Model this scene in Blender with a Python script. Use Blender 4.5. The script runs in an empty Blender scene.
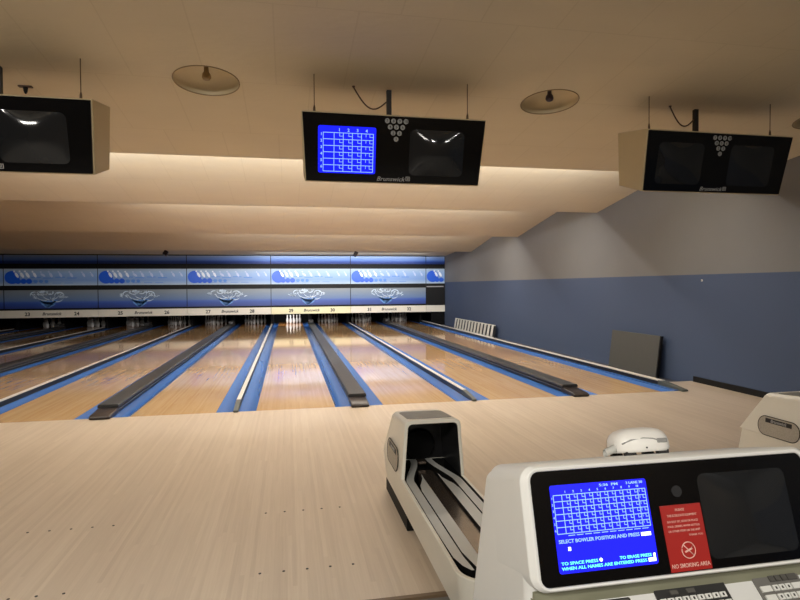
import bpy, bmesh, math, random
from mathutils import Vector, Matrix
random.seed(7)
sc = bpy.context.scene
COL = sc.collection
PI = math.pi
sc.view_settings.view_transform = 'Standard'
sc.view_settings.look = 'None'
sc.view_settings.gamma = 1
sc.view_settings.use_curve_mapping = False
sc.view_settings.exposure = 0.46

# ---------------------------------------------------------------- camera
CX, CY, CZ = 0.6947, -7.7535, 1.6555
YAW, PITCH, ROLL, FPX = .1954, -.0244, -.0063, 564.975
def make_camera():
    cy, sy, cp, sp = math.cos(YAW), math.sin(YAW), math.cos(PITCH), math.sin(PITCH)
    f = Vector((sy*cp, cy*cp, sp)); r = Vector((cy, -sy, 0)); u = r.cross(f)
    cr, sr = math.cos(ROLL), math.sin(ROLL)
    r2 = r*cr + u*sr; u2 = u*cr - r*sr
    cam = bpy.data.cameras.new('camera'); o = bpy.data.objects.new('camera', cam); COL.objects.link(o)
    m = Matrix((r2, u2, -f)).transposed().to_4x4(); m.translation = (CX, CY, CZ)
    o.matrix_world = m
    cam.sensor_fit = 'HORIZONTAL'; cam.sensor_width = 36; cam.lens = FPX/800*36
    cam.clip_start = .05; cam.clip_end = 100
    sc.camera = o
make_camera()

# ---------------------------------------------------------------- world and lamps
w = bpy.data.worlds.new('world'); sc.world = w; w.use_nodes = True
w.node_tree.nodes['Background'].inputs[0].default_value = (.8, .75, .7, 1)
w.node_tree.nodes['Background'].inputs[1].default_value = .02

def area(name, loc, direction, sx, sy, power, color, spread=PI):
    l = bpy.data.lights.new(name, 'AREA'); l.shape = 'RECTANGLE'; l.size = sx; l.size_y = sy
    l.energy = power; l.color = color; l.spread = spread
    o = bpy.data.objects.new(name, l); COL.objects.link(o); o.location = loc
    o.rotation_euler = Vector(direction).to_track_quat('-Z', 'Y').to_euler()
    return o
# fluorescent rows hidden behind each ceiling step, washing the next sheet
COVE = [(-0.42, 3.28, 180, 1.4, 9.8), (3.77, 3.265, 150, 1.9, 8.8), (8.2, 3.11, 128, 2.4, 8.2), (12.6, 2.93, 100, 2.7, 7.6)]
for i, (y, z, pw, lx, lw_) in enumerate(COVE):
    area('cove_tube_row', (lx, y+.16, z+.26), (0, .85, .30), lw_, .10, pw*1.1, (1.0, .985, .965), PI*.62)
    area('cove_tube_row', (lx, y+.30, z+.18), (0, .12, -1), lw_, .05, pw*(.6 if i == 0 else .9 if i < 3 else .3), (1.0, .965, .92))
area('mask_lamp', (3.0, 15.1, 2.93), (0, .8, -.62), 6.9, .08, 24, (.88, .94, 1.0))
area('deck_lamp', (.787, 17.0, .95), (0, .75, -.6), .9, .06, 22, (1.0, 1.0, 1.0))
# lamps over the seating area behind the camera
area('seating_lamp', (2.3, -10.2, 3.7), (.0, .25, -1), 1.2, .3, 38, (1.0, .95, .86))
area('seating_lamp', (-1.0, -9.2, 3.7), (0, .7, -1), 1.2, .3, 90, (1.0, .95, .86))
area('seating_lamp', (-4.0, -9.4, 3.7), (0, .7, -1), 1.2, .3, 90, (1.0, .95, .86))
area('spot_lamp', (3.9, -12.3, 3.9), (-.1, .5, -1), .14, .14, 25, (1.0, .97, .9))
area('spot_lamp', (5.9, -12.3, 3.9), (-.1, .5, -1), .14, .14, 25, (1.0, .97, .9))

# ---------------------------------------------------------------- materials
def lin(c):
    return tuple((v/255/12.92 if v/255 <= .04045 else ((v/255+.055)/1.055)**2.4) for v in c)
def mat(name, rgb, rough=.5, metal=0, spec=.5, coat=0, bump=0, bscale=40, var=0, vscale=8, stretch=(1, 1, 1)):
    m = bpy.data.materials.new(name); m.use_nodes = True; nt = m.node_tree; N = nt.nodes; L = nt.links
    b = N['Principled BSDF']
    c = rgb if max(rgb) <= 1 else lin(rgb)
    b.inputs['Base Color'].default_value = (*c, 1); b.inputs['Roughness'].default_value = rough
    b.inputs['Metallic'].default_value = metal; b.inputs['Specular IOR Level'].default_value = spec
    b.inputs['Coat Weight'].default_value = coat; b.inputs['Coat Roughness'].default_value = .08
    tc = N.new('ShaderNodeTexCoord'); mp = N.new('ShaderNodeMapping'); mp.inputs['Scale'].default_value = stretch
    L.new(tc.outputs['Object'], mp.inputs[0])
    nz = N.new('ShaderNodeTexNoise'); nz.inputs['Scale'].default_value = vscale; nz.inputs['Detail'].default_value = 4
    L.new(mp.outputs[0], nz.inputs['Vector'])
    v = max(var, .02)
    mx = N.new('ShaderNodeMix'); mx.data_type = 'RGBA'
    mx.inputs[6].default_value = (*[x*(1-v) for x in c], 1); mx.inputs[7].default_value = (*[min(1, x*(1+v)) for x in c], 1)
    L.new(nz.outputs[0], mx.inputs[0]); L.new(mx.outputs[2], b.inputs['Base Color'])
    if bump:
        n2 = N.new('ShaderNodeTexNoise'); n2.inputs['Scale'].default_value = bscale; n2.inputs['Detail'].default_value = 3
        L.new(mp.outputs[0], n2.inputs['Vector'])
        bp = N.new('ShaderNodeBump'); bp.inputs['Strength'].default_value = bump; bp.inputs['Distance'].default_value = .01
        L.new(n2.outputs[0], bp.inputs['Height']); L.new(bp.outputs[0], b.inputs['Normal'])
    return m
def glow(name, rgb, strength):
    m = mat(name, rgb, .25); b = m.node_tree.nodes['Principled BSDF']
    b.inputs['Emission Color'].default_value = (*lin(rgb), 1); b.inputs['Emission Strength'].default_value = strength
    return m
def wood(name, cols, board=.027, rough=.2, spec=.5, blen=2.2, grain=.16, coat=0, contrast=1.0, zones=None):
    """narrow boards running along Y, colour varies per board, fine grain stretched along Y"""
    m = bpy.data.materials.new(name); m.use_nodes = True; nt = m.node_tree; N = nt.nodes; L = nt.links
    b = N['Principled BSDF']; b.inputs['Roughness'].default_value = rough; b.inputs['Specular IOR Level'].default_value = spec
    b.inputs['Coat Weight'].default_value = coat; b.inputs['Coat Roughness'].default_value = .05
    geo = N.new('ShaderNodeNewGeometry'); sep = N.new('ShaderNodeSeparateXYZ'); L.new(geo.outputs['Position'], sep.inputs[0])
    def math_(op, a, bb=None):
        n = N.new('ShaderNodeMath'); n.operation = op
        for i, v in enumerate((a, bb)):
            if v is None: continue
            if isinstance(v, (int, float)): n.inputs[i].default_value = v
            else: L.new(v, n.inputs[i])
        return n.outputs[0]
    xi = math_('FLOOR', math_('DIVIDE', sep.outputs['X'], board))
    wn = N.new('ShaderNodeTexWhiteNoise'); wn.noise_dimensions = '1D'; L.new(xi, wn.inputs['W'])
    yo = math_('ADD', math_('DIVIDE', sep.outputs['Y'], blen), math_('MULTIPLY', wn.outputs[0], 7.3))
    yi = math_('FLOOR', yo)
    cb = N.new('ShaderNodeCombineXYZ'); L.new(xi, cb.inputs[0]); L.new(yi, cb.inputs[1])
    wn2 = N.new('ShaderNodeTexWhiteNoise'); wn2.noise_dimensions = '2D'; L.new(cb.outputs[0], wn2.inputs['Vector'])
    mp = N.new('ShaderNodeMapping'); mp.inputs['Scale'].default_value = (90, 2.5, 1); L.new(geo.outputs['Position'], mp.inputs[0])
    nz = N.new('ShaderNodeTexNoise'); nz.inputs['Scale'].default_value = 1; nz.inputs['Detail'].default_value = 5; L.new(mp.outputs[0], nz.inputs['Vector'])
    mp2 = N.new('ShaderNodeMapping'); mp2.inputs['Scale'].default_value = (1.6, .5, 1); L.new(geo.outputs['Position'], mp2.inputs[0])
    nz2 = N.new('ShaderNodeTexNoise'); nz2.inputs['Scale'].default_value = 1; nz2.inputs['Detail'].default_value = 3; L.new(mp2.outputs[0], nz2.inputs['Vector'])
    f = math_('ADD', math_('MULTIPLY', wn2.outputs[0], .5*contrast), math_('MULTIPLY', nz.outputs[0], .5))
    f = math_('ADD', f, math_('MULTIPLY', math_('SUBTRACT', nz2.outputs[0], .5), .7))
    cr = N.new('ShaderNodeValToRGB'); L.new(f, cr.inputs[0])
    e = cr.color_ramp.elements; e[0].position = .1; e[1].position = .9
    e[0].color = (*lin(cols[0]), 1); e[1].color = (*lin(cols[-1]), 1)
    for k, c in enumerate(cols[1:-1]):
        q = e.new(.1 + .8*(k+1)/(len(cols)-1)); q.color = (*lin(c), 1)
    out = cr.outputs[0]
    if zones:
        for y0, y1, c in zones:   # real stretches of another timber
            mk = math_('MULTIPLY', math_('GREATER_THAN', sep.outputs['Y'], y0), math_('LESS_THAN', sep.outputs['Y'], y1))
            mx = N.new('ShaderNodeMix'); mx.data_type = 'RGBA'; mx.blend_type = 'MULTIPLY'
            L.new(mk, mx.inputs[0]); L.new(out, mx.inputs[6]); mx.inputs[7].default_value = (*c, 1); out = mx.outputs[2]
    L.new(out, b.inputs['Base Color'])
    return m

M = {}
M['approach'] = wood('approach_maple', [(186, 168, 148), (201, 184, 164), (214, 200, 181)], rough=.32, spec=.5, contrast=.55, grain=.1)
M['lane'] = wood('lane_maple', [(186, 148, 104), (204, 170, 126), (218, 188, 146)], board=.027, rough=.085, spec=.5, coat=.25, contrast=.55, grain=.1,
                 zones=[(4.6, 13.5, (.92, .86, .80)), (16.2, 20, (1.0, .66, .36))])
M['gutter'] = mat('blue_gutter', (60, 106, 176), .22, spec=.5, var=.08, stretch=(1, .3, 1), vscale=2)
M['cap'] = mat('white_divider_cap', (214, 208, 200), .35, var=.05)
M['capside'] = mat('black_divider_side', (22, 22, 26), .4)
M['boot'] = mat('grey_rubber_boot', (74, 78, 74), .5, var=.1)
M['cover'] = mat('charcoal_track_cover', (52, 51, 51), .42, var=.12, vscale=6, stretch=(1, .4, 1))
M['cover2'] = mat('dark_end_boot', (48, 40, 38), .3, var=.2)
M['strip'] = mat('steel_edge', (130, 130, 132), .3, metal=.6)
M['ceil'] = mat('ceiling_plaster', (210, 198, 172), .9, bump=.25, bscale=9, var=.05, vscale=1.3, stretch=(1, 2.5, 1))
def add_joints(m):
    nt = m.node_tree; N = nt.nodes; L = nt.links; b = N['Principled BSDF']; src = b.inputs['Base Color'].links[0].from_socket
    geo = N.new('ShaderNodeNewGeometry'); br = N.new('ShaderNodeTexBrick'); L.new(geo.outputs['Position'], br.inputs['Vector'])
    br.inputs['Scale'].default_value = 1; br.inputs['Brick Width'].default_value = .61; br.inputs['Row Height'].default_value = 1.22
    br.inputs['Mortar Size'].default_value = .006; br.inputs['Color1'].default_value = (1, 1, 1, 1); br.inputs['Color2'].default_value = (.985, .983, .98, 1); br.inputs['Mortar'].default_value = (.92, .91, .89, 1)
    mx = N.new('ShaderNodeMix'); mx.data_type = 'RGBA'; mx.blend_type = 'MULTIPLY'; mx.inputs[0].default_value = 1
    L.new(src, mx.inputs[6]); L.new(br.outputs['Color'], mx.inputs[7]); L.new(mx.outputs[2], b.inputs['Base Color'])
add_joints(M['ceil'])
M['soffit'] = mat('lip_plaster', (205, 193, 168), .9)
M['dark'] = mat('pit_black', (5, 5, 6), .8, spec=.2)
M['black'] = mat('black_trim', (9, 9, 10), .6, spec=.3)
M['gloss'] = mat('black_glass', (10, 10, 12), .12, spec=.5)
M['crt'] = mat('dark_picture_tube', (34, 35, 37), .07, spec=.6)
M['housing'] = mat('beige_housing', (186, 170, 136), .5, var=.04)
M['white'] = mat('console_white_shell', (236, 236, 233), .38, var=.02, vscale=20)
M['ivory'] = mat('return_ivory_shell', (230, 226, 214), .34, var=.03)
M['olive'] = mat('recess_olive_plastic', (140, 140, 118), .5)
M['deckw'] = mat('deck_white', (222, 222, 220), .45)
M['blue'] = glow('blue_phosphor', (14, 22, 225), 1.0)
M['line'] = glow('pale_blue_phosphor', (120, 155, 250), 1.1)
M['cyan'] = glow('cyan_phosphor', (90, 200, 255), 1.4)
M['block'] = glow('white_phosphor', (225, 240, 255), 1.6)
M['bluec'] = glow('console_blue_phosphor', (24, 26, 225), .9)
M['disc'] = mat('grey_indicator_disc', (150, 150, 148), .4)
M['greytext'] = mat('silver_lettering', (165, 165, 165), .4)
M['ink'] = mat('dark_ink', (28, 26, 26), .5)
M['red'] = mat('red_notice', (172, 34, 28), .4, var=.03)
M['pinkink'] = mat('pale_notice_ink', (238, 190, 178), .5)
M['metal'] = mat('worn_steel', (120, 108, 98), .22, metal=.75, var=.15, vscale=14)
M['rail'] = mat('grey_rail_padding', (196, 196, 192), .35)
M['keydark'] = mat('dark_key', (84, 82, 78), .45)
M['keypad'] = mat('keypad_black', (46, 46, 46), .4)
M['keyplate'] = mat('keypad_grey', (112, 110, 106), .45)
M['keywhite'] = mat('white_key', (226, 226, 222), .4)
M['pin'] = mat('pin_white', (235, 235, 235), .25)
M['wire'] = mat('brown_rod', (74, 54, 34), .5)
M['pole'] = mat('dark_pole', (24, 18, 16), .5)
M['cable'] = mat('brown_cable', (70, 48, 34), .5)
M['lettering'] = mat('strip_white', (228, 222, 208), .35)
M['lettercream'] = mat('strip_cream', (238, 230, 190), .35)
M['board'] = mat('grey_board', (76, 76, 74), .6, var=.06)
M['rackw'] = mat('rack_white', (214, 212, 205), .5)
M['rackb'] = mat('rack_dark', (40, 42, 48), .6)
M['reflector'] = mat('lamp_reflector', (196, 180, 146), .5, var=.02)
M['socket'] = mat('lamp_socket', (60, 50, 66), .5)
M['plate'] = mat('emblem_grey', (172, 164, 150), .35, bump=.6, bscale=160, var=.35, vscale=110)
M['device'] = mat('device_white', (236, 234, 230), .3)
M['window_grey'] = mat('device_window', (150, 150, 148), .2)
M['concourse'] = mat('concourse_tile', (132, 128, 122), .5, var=.1, vscale=5)
M['sidefloor'] = mat('side_floor', (70, 72, 84), .6)
M['rear'] = mat('rear_wall_paint', (120, 105, 85), .9)
M['left'] = mat('left_wall_paint', (60, 62, 76), .9)

def wall_paint():
    m = mat('two_tone_wall', (114, 114, 115), .85, bump=.2, bscale=30, var=.05, vscale=2)
    nt = m.node_tree; N = nt.nodes; L = nt.links; b = N['Principled BSDF']
    src = b.inputs['Base Color'].links[0].from_socket
    geo = N.new('ShaderNodeNewGeometry'); sep = N.new('ShaderNodeSeparateXYZ'); L.new(geo.outputs['Position'], sep.inputs[0])
    gt = N.new('ShaderNodeMath'); gt.operation = 'GREATER_THAN'; gt.inputs[1].default_value = 1.82; L.new(sep.outputs['Z'], gt.inputs[0])
    mx = N.new('ShaderNodeMix'); mx.data_type = 'RGBA'; L.new(gt.outputs[0], mx.inputs[0])
    mx.inputs[6].default_value = (*lin((66, 80, 108)), 1); L.new(src, mx.inputs[7]); L.new(mx.outputs[2], b.inputs['Base Color'])
    return m
M['wall'] = wall_paint()

def banded(name, stops, rough=.4, axis='Z', z0=0, z1=1):
    """printed panel with horizontal colour bands between local heights z0 and z1"""
    m = mat(name, (128, 128, 128), rough); nt = m.node_tree; N = nt.nodes; L = nt.links; b = N['Principled BSDF']
    tc = N.new('ShaderNodeTexCoord'); sep = N.new('ShaderNodeSeparateXYZ'); L.new(tc.outputs['Object'], sep.inputs[0])
    mr = N.new('ShaderNodeMapRange'); mr.inputs[1].default_value = z0; mr.inputs[2].default_value = z1; L.new(sep.outputs[axis], mr.inputs[0])
    cr = N.new('ShaderNodeValToRGB'); L.new(mr.outputs[0], cr.inputs[0]); e = cr.color_ramp.elements
    e[0].position = stops[0][0]; e[0].color = (*lin(stops[0][1]), 1); e[1].position = stops[-1][0]; e[1].color = (*lin(stops[-1][1]), 1)
    for p, c in stops[1:-1]:
        q = e.new(p); q.color = (*lin(c), 1)
    L.new(cr.outputs[0], b.inputs['Base Color'])
    return m
M['topband'] = banded('valance_blue_bands', [(0, (24, 50, 120)), (.3, (40, 80, 180)), (.45, (90, 135, 225)), (.7, (130, 170, 240)), (1, (170, 195, 240))], z0=2.60, z1=2.94)
M['arrowbg'] = banded('pale_blue_print', [(0, (172, 190, 208)), (.12, (146, 170, 204)), (.3, (116, 150, 204)), (.7, (132, 162, 206)), (.9, (152, 176, 206)), (1, (172, 190, 210))], z0=1.766, z1=2.412)
M['artbg'] = banded('grey_to_blue_print', [(0, (40, 60, 128)), (.25, (50, 78, 160)), (.34, (62, 92, 172)), (.42, (92, 118, 165)), (.62, (108, 128, 158)), (.85, (122, 134, 148)), (1, (128, 136, 142))], z0=.876, z1=1.586)
M['ball'] = mat('royal_blue_print', (14, 84, 205), .4)
M['ball2'] = mat('mid_blue_print', (78, 128, 205), .4)
M['pin1'] = mat('white_print', (222, 228, 240), .4)
M['pin2'] = mat('faint_white_print', (176, 190, 222), .4)
M['splash'] = mat('pale_splash_print', (205, 222, 240), .4)
M['splashb'] = mat('blue_splash_print', (96, 146, 215), .4)

# ---------------------------------------------------------------- mesh helpers
def box(bm, x0, x1, y0, y1, z0, z1, mi=0, mtx=None):
    vs = [bm.verts.new(Vector(p) if mtx is None else mtx @ Vector(p)) for p in
          ((x0, y0, z0), (x1, y0, z0), (x1, y1, z0), (x0, y1, z0), (x0, y0, z1), (x1, y0, z1), (x1, y1, z1), (x0, y1, z1))]
    fs = []
    for q in ((3, 2, 1, 0), (4, 5, 6, 7), (0, 1, 5, 4), (1, 2, 6, 5), (2, 3, 7, 6), (3, 0, 4, 7)):
        f = bm.faces.new([vs[i] for i in q]); f.material_index = mi; fs.append(f)
    return fs
def prism(bm, pts, fn0, fn1, mi=0):
    """two matching loops of points joined into a closed solid"""
    a = [bm.verts.new(fn0(p)) for p in pts]; b = [bm.verts.new(fn1(p)) for p in pts]
    n = len(pts); f0 = bm.faces.new(a[::-1]); f1 = bm.faces.new(b); f0.material_index = f1.material_index = mi
    for i in range(n):
        f = bm.faces.new((a[i], a[(i+1) % n], b[(i+1) % n], b[i])); f.material_index = mi
    return f0, f1
def tube(bm, pts, r, seg=8, mi=0):
    pts = [Vector(p) for p in pts]; rings = []
    for i, p in enumerate(pts):
        t = (pts[min(i+1, len(pts)-1)] - pts[max(i-1, 0)]).normalized()
        a = Vector((0, 0, 1)) if abs(t.z) < .9 else Vector((1, 0, 0))
        u = t.cross(a).normalized(); v = t.cross(u)
        rr = r[i] if isinstance(r, (list, tuple)) else r
        rings.append([bm.verts.new(p + (u*math.cos(k*2*PI/seg) + v*math.sin(k*2*PI/seg))*rr) for k in range(seg)])
    for a, b in zip(rings, rings[1:]):
        for k in range(seg):
            f = bm.faces.new((a[k], a[(k+1) % seg], b[(k+1) % seg], b[k])); f.material_index = mi; f.smooth = True
    bm.faces.new(rings[0][::-1]).material_index = mi; bm.faces.new(rings[-1]).material_index = mi
def disc(bm, mtx, cx, cz, rx, rz, y0, y1, seg=20, ang=0, mi=0):
    pts = []
    for k in range(seg):
        a = k*2*PI/seg; x, z = rx*math.cos(a), rz*math.sin(a)
        pts.append((cx + x*math.cos(ang) - z*math.sin(ang), cz + x*math.sin(ang) + z*math.cos(ang)))
    prism(bm, pts, lambda q: mtx @ Vector((q[0], y0, q[1])), lambda q: mtx @ Vector((q[0], y1, q[1])), mi)
def lathe(bm, prof, seg=14, o=(0, 0, 0), mi=0):
    rings = []
    for r, z in prof:
        rings.append([bm.verts.new((o[0]+r*math.cos(k*2*PI/seg), o[1]+r*math.sin(k*2*PI/seg), o[2]+z)) for k in range(seg)])
    for a, b in zip(rings, rings[1:]):
        for k in range(seg):
            f = bm.faces.new((a[k], a[(k+1) % seg], b[(k+1) % seg], b[k])); f.smooth = True; f.material_index = mi
    bm.faces.new(rings[0][::-1]).material_index = mi; bm.faces.new(rings[-1]).material_index = mi
def rrect(x0, x1, z0, z1, r, n=6):
    out = []
    for cx, cz, a0 in ((x1-r, z1-r, 0), (x0+r, z1-r, PI/2), (x0+r, z0+r, PI), (x1-r, z0+r, 1.5*PI)):
        for k in range(n+1):
            a = a0 + k*PI/2/n; out.append((cx+r*math.cos(a), cz+r*math.sin(a)))
    return out
def obj(name, bm, mats, parent=None, bevel=0, segs=2, smooth=False, loc=None):
    bmesh.ops.recalc_face_normals(bm, faces=bm.faces[:])
    me = bpy.data.meshes.new(name); bm.to_mesh(me); bm.free()
    for m in (mats if isinstance(mats, (list, tuple)) else [mats]): me.materials.append(m)
    o = bpy.data.objects.new(name, me); COL.objects.link(o)
    if smooth:
        for p in me.polygons: p.use_smooth = True
    if bevel:
        b = o.modifiers.new('bevel', 'BEVEL'); b.width = bevel; b.segments = segs; b.limit_method = 'ANGLE'; b.angle_limit = math.radians(32)
        for p in me.polygons: p.use_smooth = True
        b.harden_normals = True
    if parent: o.parent = parent
    if loc: o.location = loc
    return o
def thing(name, label, cat, loc=(0, 0, 0), group=None):
    o = bpy.data.objects.new(name, None); COL.objects.link(o); o.location = loc; o.empty_display_size = .1
    return tag(o, label, cat, group)
def tag(o, label, cat, group=None, kind=None):
    if label: o['label'] = label
    if cat: o['category'] = cat
    if group: o['group'] = group
    if kind: o['kind'] = kind
    return o
def struct(name, bm, m, **k):
    o = obj(name, bm, m, **k); o['kind'] = 'structure'; return o
def copy_tree(root, loc, label=None, group=None):
    r = root.copy(); COL.objects.link(r); r.location = loc
    if label: r['label'] = label
    if group: r['group'] = group
    for ch in list(root.children):
        c = ch.copy(); COL.objects.link(c); c.parent = r
        for g in list(ch.children):
            d = g.copy(); COL.objects.link(d); d.parent = c
    return r
def text(name, items, m, parent, mtx, thick=.0008):
    """items: (string, x, z, height, align, shear, bold); lettering lies in the local XZ plane facing -Y"""
    bm = bmesh.new()
    for s, x, z, h, al, sh, bold, *fit in items:
        cu = bpy.data.curves.new('lettering', 'FONT'); cu.body = s; cu.size = h/.70; cu.align_x = al; cu.align_y = 'CENTER'
        cu.shear = sh; cu.extrude = thick; cu.offset = bold*h; cu.resolution_u = 2
        tmp = bpy.data.objects.new('lettering', cu)
        me = bpy.data.meshes.new_from_object(tmp)
        fx = fit[0]/max(1e-6, max(v.co.x for v in me.vertices)-min(v.co.x for v in me.vertices)) if fit else 1
        q = mtx @ Matrix.Translation((x, 0, z)) @ Matrix.Diagonal((fx, 1, 1, 1)) @ Matrix.Rotation(PI/2, 4, 'X')
        me.transform(q); bm.from_mesh(me)
        bpy.data.objects.remove(tmp); bpy.data.meshes.remove(me)
    return obj(name, bm, m, parent)
I4 = Matrix.Identity(4)

# ---------------------------------------------------------------- plan of the hall
L, G = 1.054, .235
P = 3.298                       # pitch of a pair of lanes
XL, XR = -11.95, 7.46
YB, YF = -13.0, 19.6
YM = 16.2                       # face of the masking units
def cz(y): return 3.5 - .11*(y+2.42)

# floor
bm = bmesh.new()
box(bm, XL, XR, YB, -4.83, -.35, -.015, 0)
struct('floor', bm, M['concourse'])
bm = bmesh.new()
box(bm, XL, XR, -4.83, 0, -.3, 0, 0)
box(bm, 6.80, XR, 0, .75, -.3, 0, 0)
struct('floor_approach', bm, M['approach'])
bm = bmesh.new()
box(bm, XL, XR, 0, YF+.3, -.4, -.2, 0)
box(bm, 6.80, XR, .75, YF, -.2, -.06, 0)
struct('floor_lane_bed', bm, M['sidefloor'])
bm = bmesh.new(); box(bm, XL, XR, -4.86, -4.83, -.014, .002)
struct('trim_1', bm, mat('approach_nosing', (120, 100, 78), .5))

# approach marker dots let into the maple: one set of five per row and lane
def lane_centres():
    out = []
    for k in range(-3, 3):
        c = k*P
        out += [(23+2*(k+3), c+.26+L/2), (24+2*(k+3), c+P-.26-L/2)]
    return out
LANES = lane_centres()   # k=-3 -> 23,24 ... k=1 -> 31,32 ; the last pair index 2 lies beyond the wall
LANES = [(n, x) for n, x in LANES if x < 6.2]
bm = bmesh.new()
for n, x in LANES:
    for row in (-3.54, -4.43):
        for k in range(-2, 3):
            disc(bm, Matrix.Translation((x+k*.135, row, 0)) @ Matrix.Rotation(-PI/2, 4, 'X'), 0, 0, .008, .008, -.002, .0007, 12)
struct('trim_2', bm, M['ink'])

# walls
bm = bmesh.new(); box(bm, XR, XR+.2, YB, YF, -.4, 4.9); struct('wall_right', bm, M['wall'])
bm = bmesh.new(); box(bm, XL-.2, XL, YB, YF, -.4, 4.9); struct('wall_left', bm, M['left'])
bm = bmesh.new(); box(bm, XL, XR, YB-.2, YB, -.4, 4.9); struct('wall_back', bm, M['rear'])
bm = bmesh.new(); box(bm, XL, XR, YF, YF+.2, -.4, 4.9); struct('wall_front', bm, M['dark'])
bm = bmesh.new(); box(bm, XR-.02, XR, YB, .68, -.01, .095); struct('baseboard_right', bm, M['black'], bevel=.004)

# ceiling over the approach with round recesses, then four falling sheets behind downstand lips
HOLES = [(k*P, -2.42) for k in range(-3, 3)]; HR = .285
bm = bmesh.new()
def ring(verts):
    return [bm.edges.new((verts[i], verts[(i+1) % len(verts)])) for i in range(len(verts))]
edges = []
Y0, Y1 = YB, -.42
outer = [bm.verts.new((x, y, cz(y))) for x, y in ((XL, Y0), (XR, Y0), (XR, Y1), (XL, Y1))]
edges += ring(outer)
for hx, hy in HOLES:
    edges += ring([bm.verts.new((hx+HR*math.cos(a*2*PI/40), hy+HR*math.sin(a*2*PI/40), cz(hy+HR*math.sin(a*2*PI/40)))) for a in range(40)])
bmesh.ops.triangle_fill(bm, use_beauty=True, use_dissolve=False, edges=edges)
for f in bm.faces: f.material_index = 0
struct('ceiling', bm, M['ceil'])
LIPS = [(-.42, 3.28), (3.77, 3.265), (8.2, 3.11), (12.6, 2.93), (16.1, 2.97)]
S = .165
for i in range(4):
    y0, z0 = LIPS[i]; y1, z1 = LIPS[i+1]
    s = S if i < 3 else .06
    bm = bmesh.new()
    zt = z1 + s*(y1-y0)                       # height at which the sheet starts behind the lip
    prof = [(y0+.03, zt+.03), (y0+.03, zt), (y1, z1), (y1+.03, z1), (y1+.03, z1+.03), (y1, z1+.03)]
    prism(bm, prof, lambda q: Vector((XL, q[0], q[1])), lambda q: Vector((XR, q[0], q[1])))
    struct('ceiling_sheet', bm, M['ceil'])
    bm = bmesh.new()
    top = zt + .05
    box(bm, XL, XR, y0, y0+.03, z0, top)
    struct('trim_%d' % (i+3), bm, M['soffit'])
bm = bmesh.new(); box(bm, XL, XR, -13, YF, 4.9, 5.0); struct('ceiling_slab', bm, M['dark'])

# ---------------------------------------------------------------- unlit recessed lamps over the approach
def recessed_lamp(sock):
    t = thing('recessed_ceiling_light', 'x', 'ceiling light', (0, -2.42, 3.5))
    tilt = Matrix.Rotation(math.atan(-.11), 4, 'X')
    bm = bmesh.new(); rings = []
    for j in range(9):
        a = j/8*PI/2; r = (HR-.004)*math.cos(a)+.001; z = .13*math.sin(a)
        rings.append([bm.verts.new(tilt @ Vector((r*math.cos(k*2*PI/40), r*math.sin(k*2*PI/40), z))) for k in range(40)])
    for a, b in zip(rings, rings[1:]):
        for k in range(40):
            f = bm.faces.new((a[k], a[(k+1) % 40], b[(k+1) % 40], b[k])); f.smooth = True
    obj('reflector', bm, M['reflector'], t)
    bm = bmesh.new(); pts = []
    for k in range(40):
        pts.append(tilt @ Vector((HR*math.cos(k*2*PI/40), HR*math.sin(k*2*PI/40), -.003)))
    tube(bm, pts+[pts[0]], .005, 6); obj('rim', bm, mat('lamp_rim', (130, 110, 80), .5), t)
    bm = bmesh.new(); lathe(bm, [(.018, .135), (.022, .08), (.036, .06), (.040, .03), (.030, .012), (.01, .004)], 16)
    obj('socket', bm, sock, t)
    return t
lamp0 = recessed_lamp(mat('tan_socket', (150, 124, 84), .5)); lamp1 = recessed_lamp(M['socket'])
lamp0['label'] = 'round recessed ceiling light, unlit, left of the lit score monitor'
lamp0['group'] = 'recessed ceiling lights'
lamp1.location = (P, -2.42, 3.5); lamp1['group'] = 'recessed ceiling lights'; lamp1['label'] = 'round recessed ceiling light with dark bulb, right of the lit score monitor'
copy_tree(lamp1, (2*P, -2.42, 3.5), 'round recessed ceiling light cut off at the right edge, above the rightmost monitor')

# ---------------------------------------------------------------- lanes, gutters, dividers, covers
def half_pipe(x0, x1, y0, y1):
    bm = bmesh.new(); n = 8; xs = []
    for k in range(n+1):
        u = k/n; xs.append((x0+(x1-x0)*u, -.004-.045*math.sin(PI*u)))
    prof = xs + [(x1, -.12), (x0, -.12)]
    prism(bm, prof, lambda q: Vector((q[0], y0, q[1])), lambda q: Vector((q[0], y1, q[1])))
    for f in bm.faces: f.smooth = False
    return bm
WHERE = {32: 'the lane nearest the right wall', 31: 'the second lane from the right wall', 30: 'the first lane right of the lit pins', 28: 'the first lane left of the lit pins',
         27: 'the second lane left of the lit pins', 26: 'the third lane left of the lit pins', 25: 'the fourth lane left of the lit pins', 24: 'the fifth lane left of the lit pins', 23: 'the sixth lane left of the lit pins'}
lane0 = None
for n, x in [(22, -3*P-.26-L/2)] + LANES:
    if n == 22: lab = 'bowling lane cut off at the left edge, beyond the lane numbered 23'
    elif n == 32: lab = 'glossy wooden bowling lane numbered 32, nearest the blue and grey wall'
    elif n == 29: lab = 'glossy wooden bowling lane numbered 29 with brightly lit pins'
    else: lab = 'glossy wooden bowling lane numbered %d, %s' % (n, WHERE[n][4:])
    if lane0 is None:
        t = lane0 = thing('bowling_lane', lab, 'bowling lane', (x, 0, 0), 'bowling lanes side by side')
        bm = bmesh.new(); box(bm, -L/2, L/2, 0.002, 19.2, -.12, 0); obj('lane_bed', bm, M['lane'], t)
        bm = half_pipe(-L/2-G+.001, -L/2-.001, .002, 19.2); obj('gutter', bm, M['gutter'], t)
        bm = half_pipe(L/2+.001, L/2+G-.001, .002, 19.2); obj('gutter', bm, M['gutter'], t)
    else: copy_tree(lane0, (x, 0, 0), lab)

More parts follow.
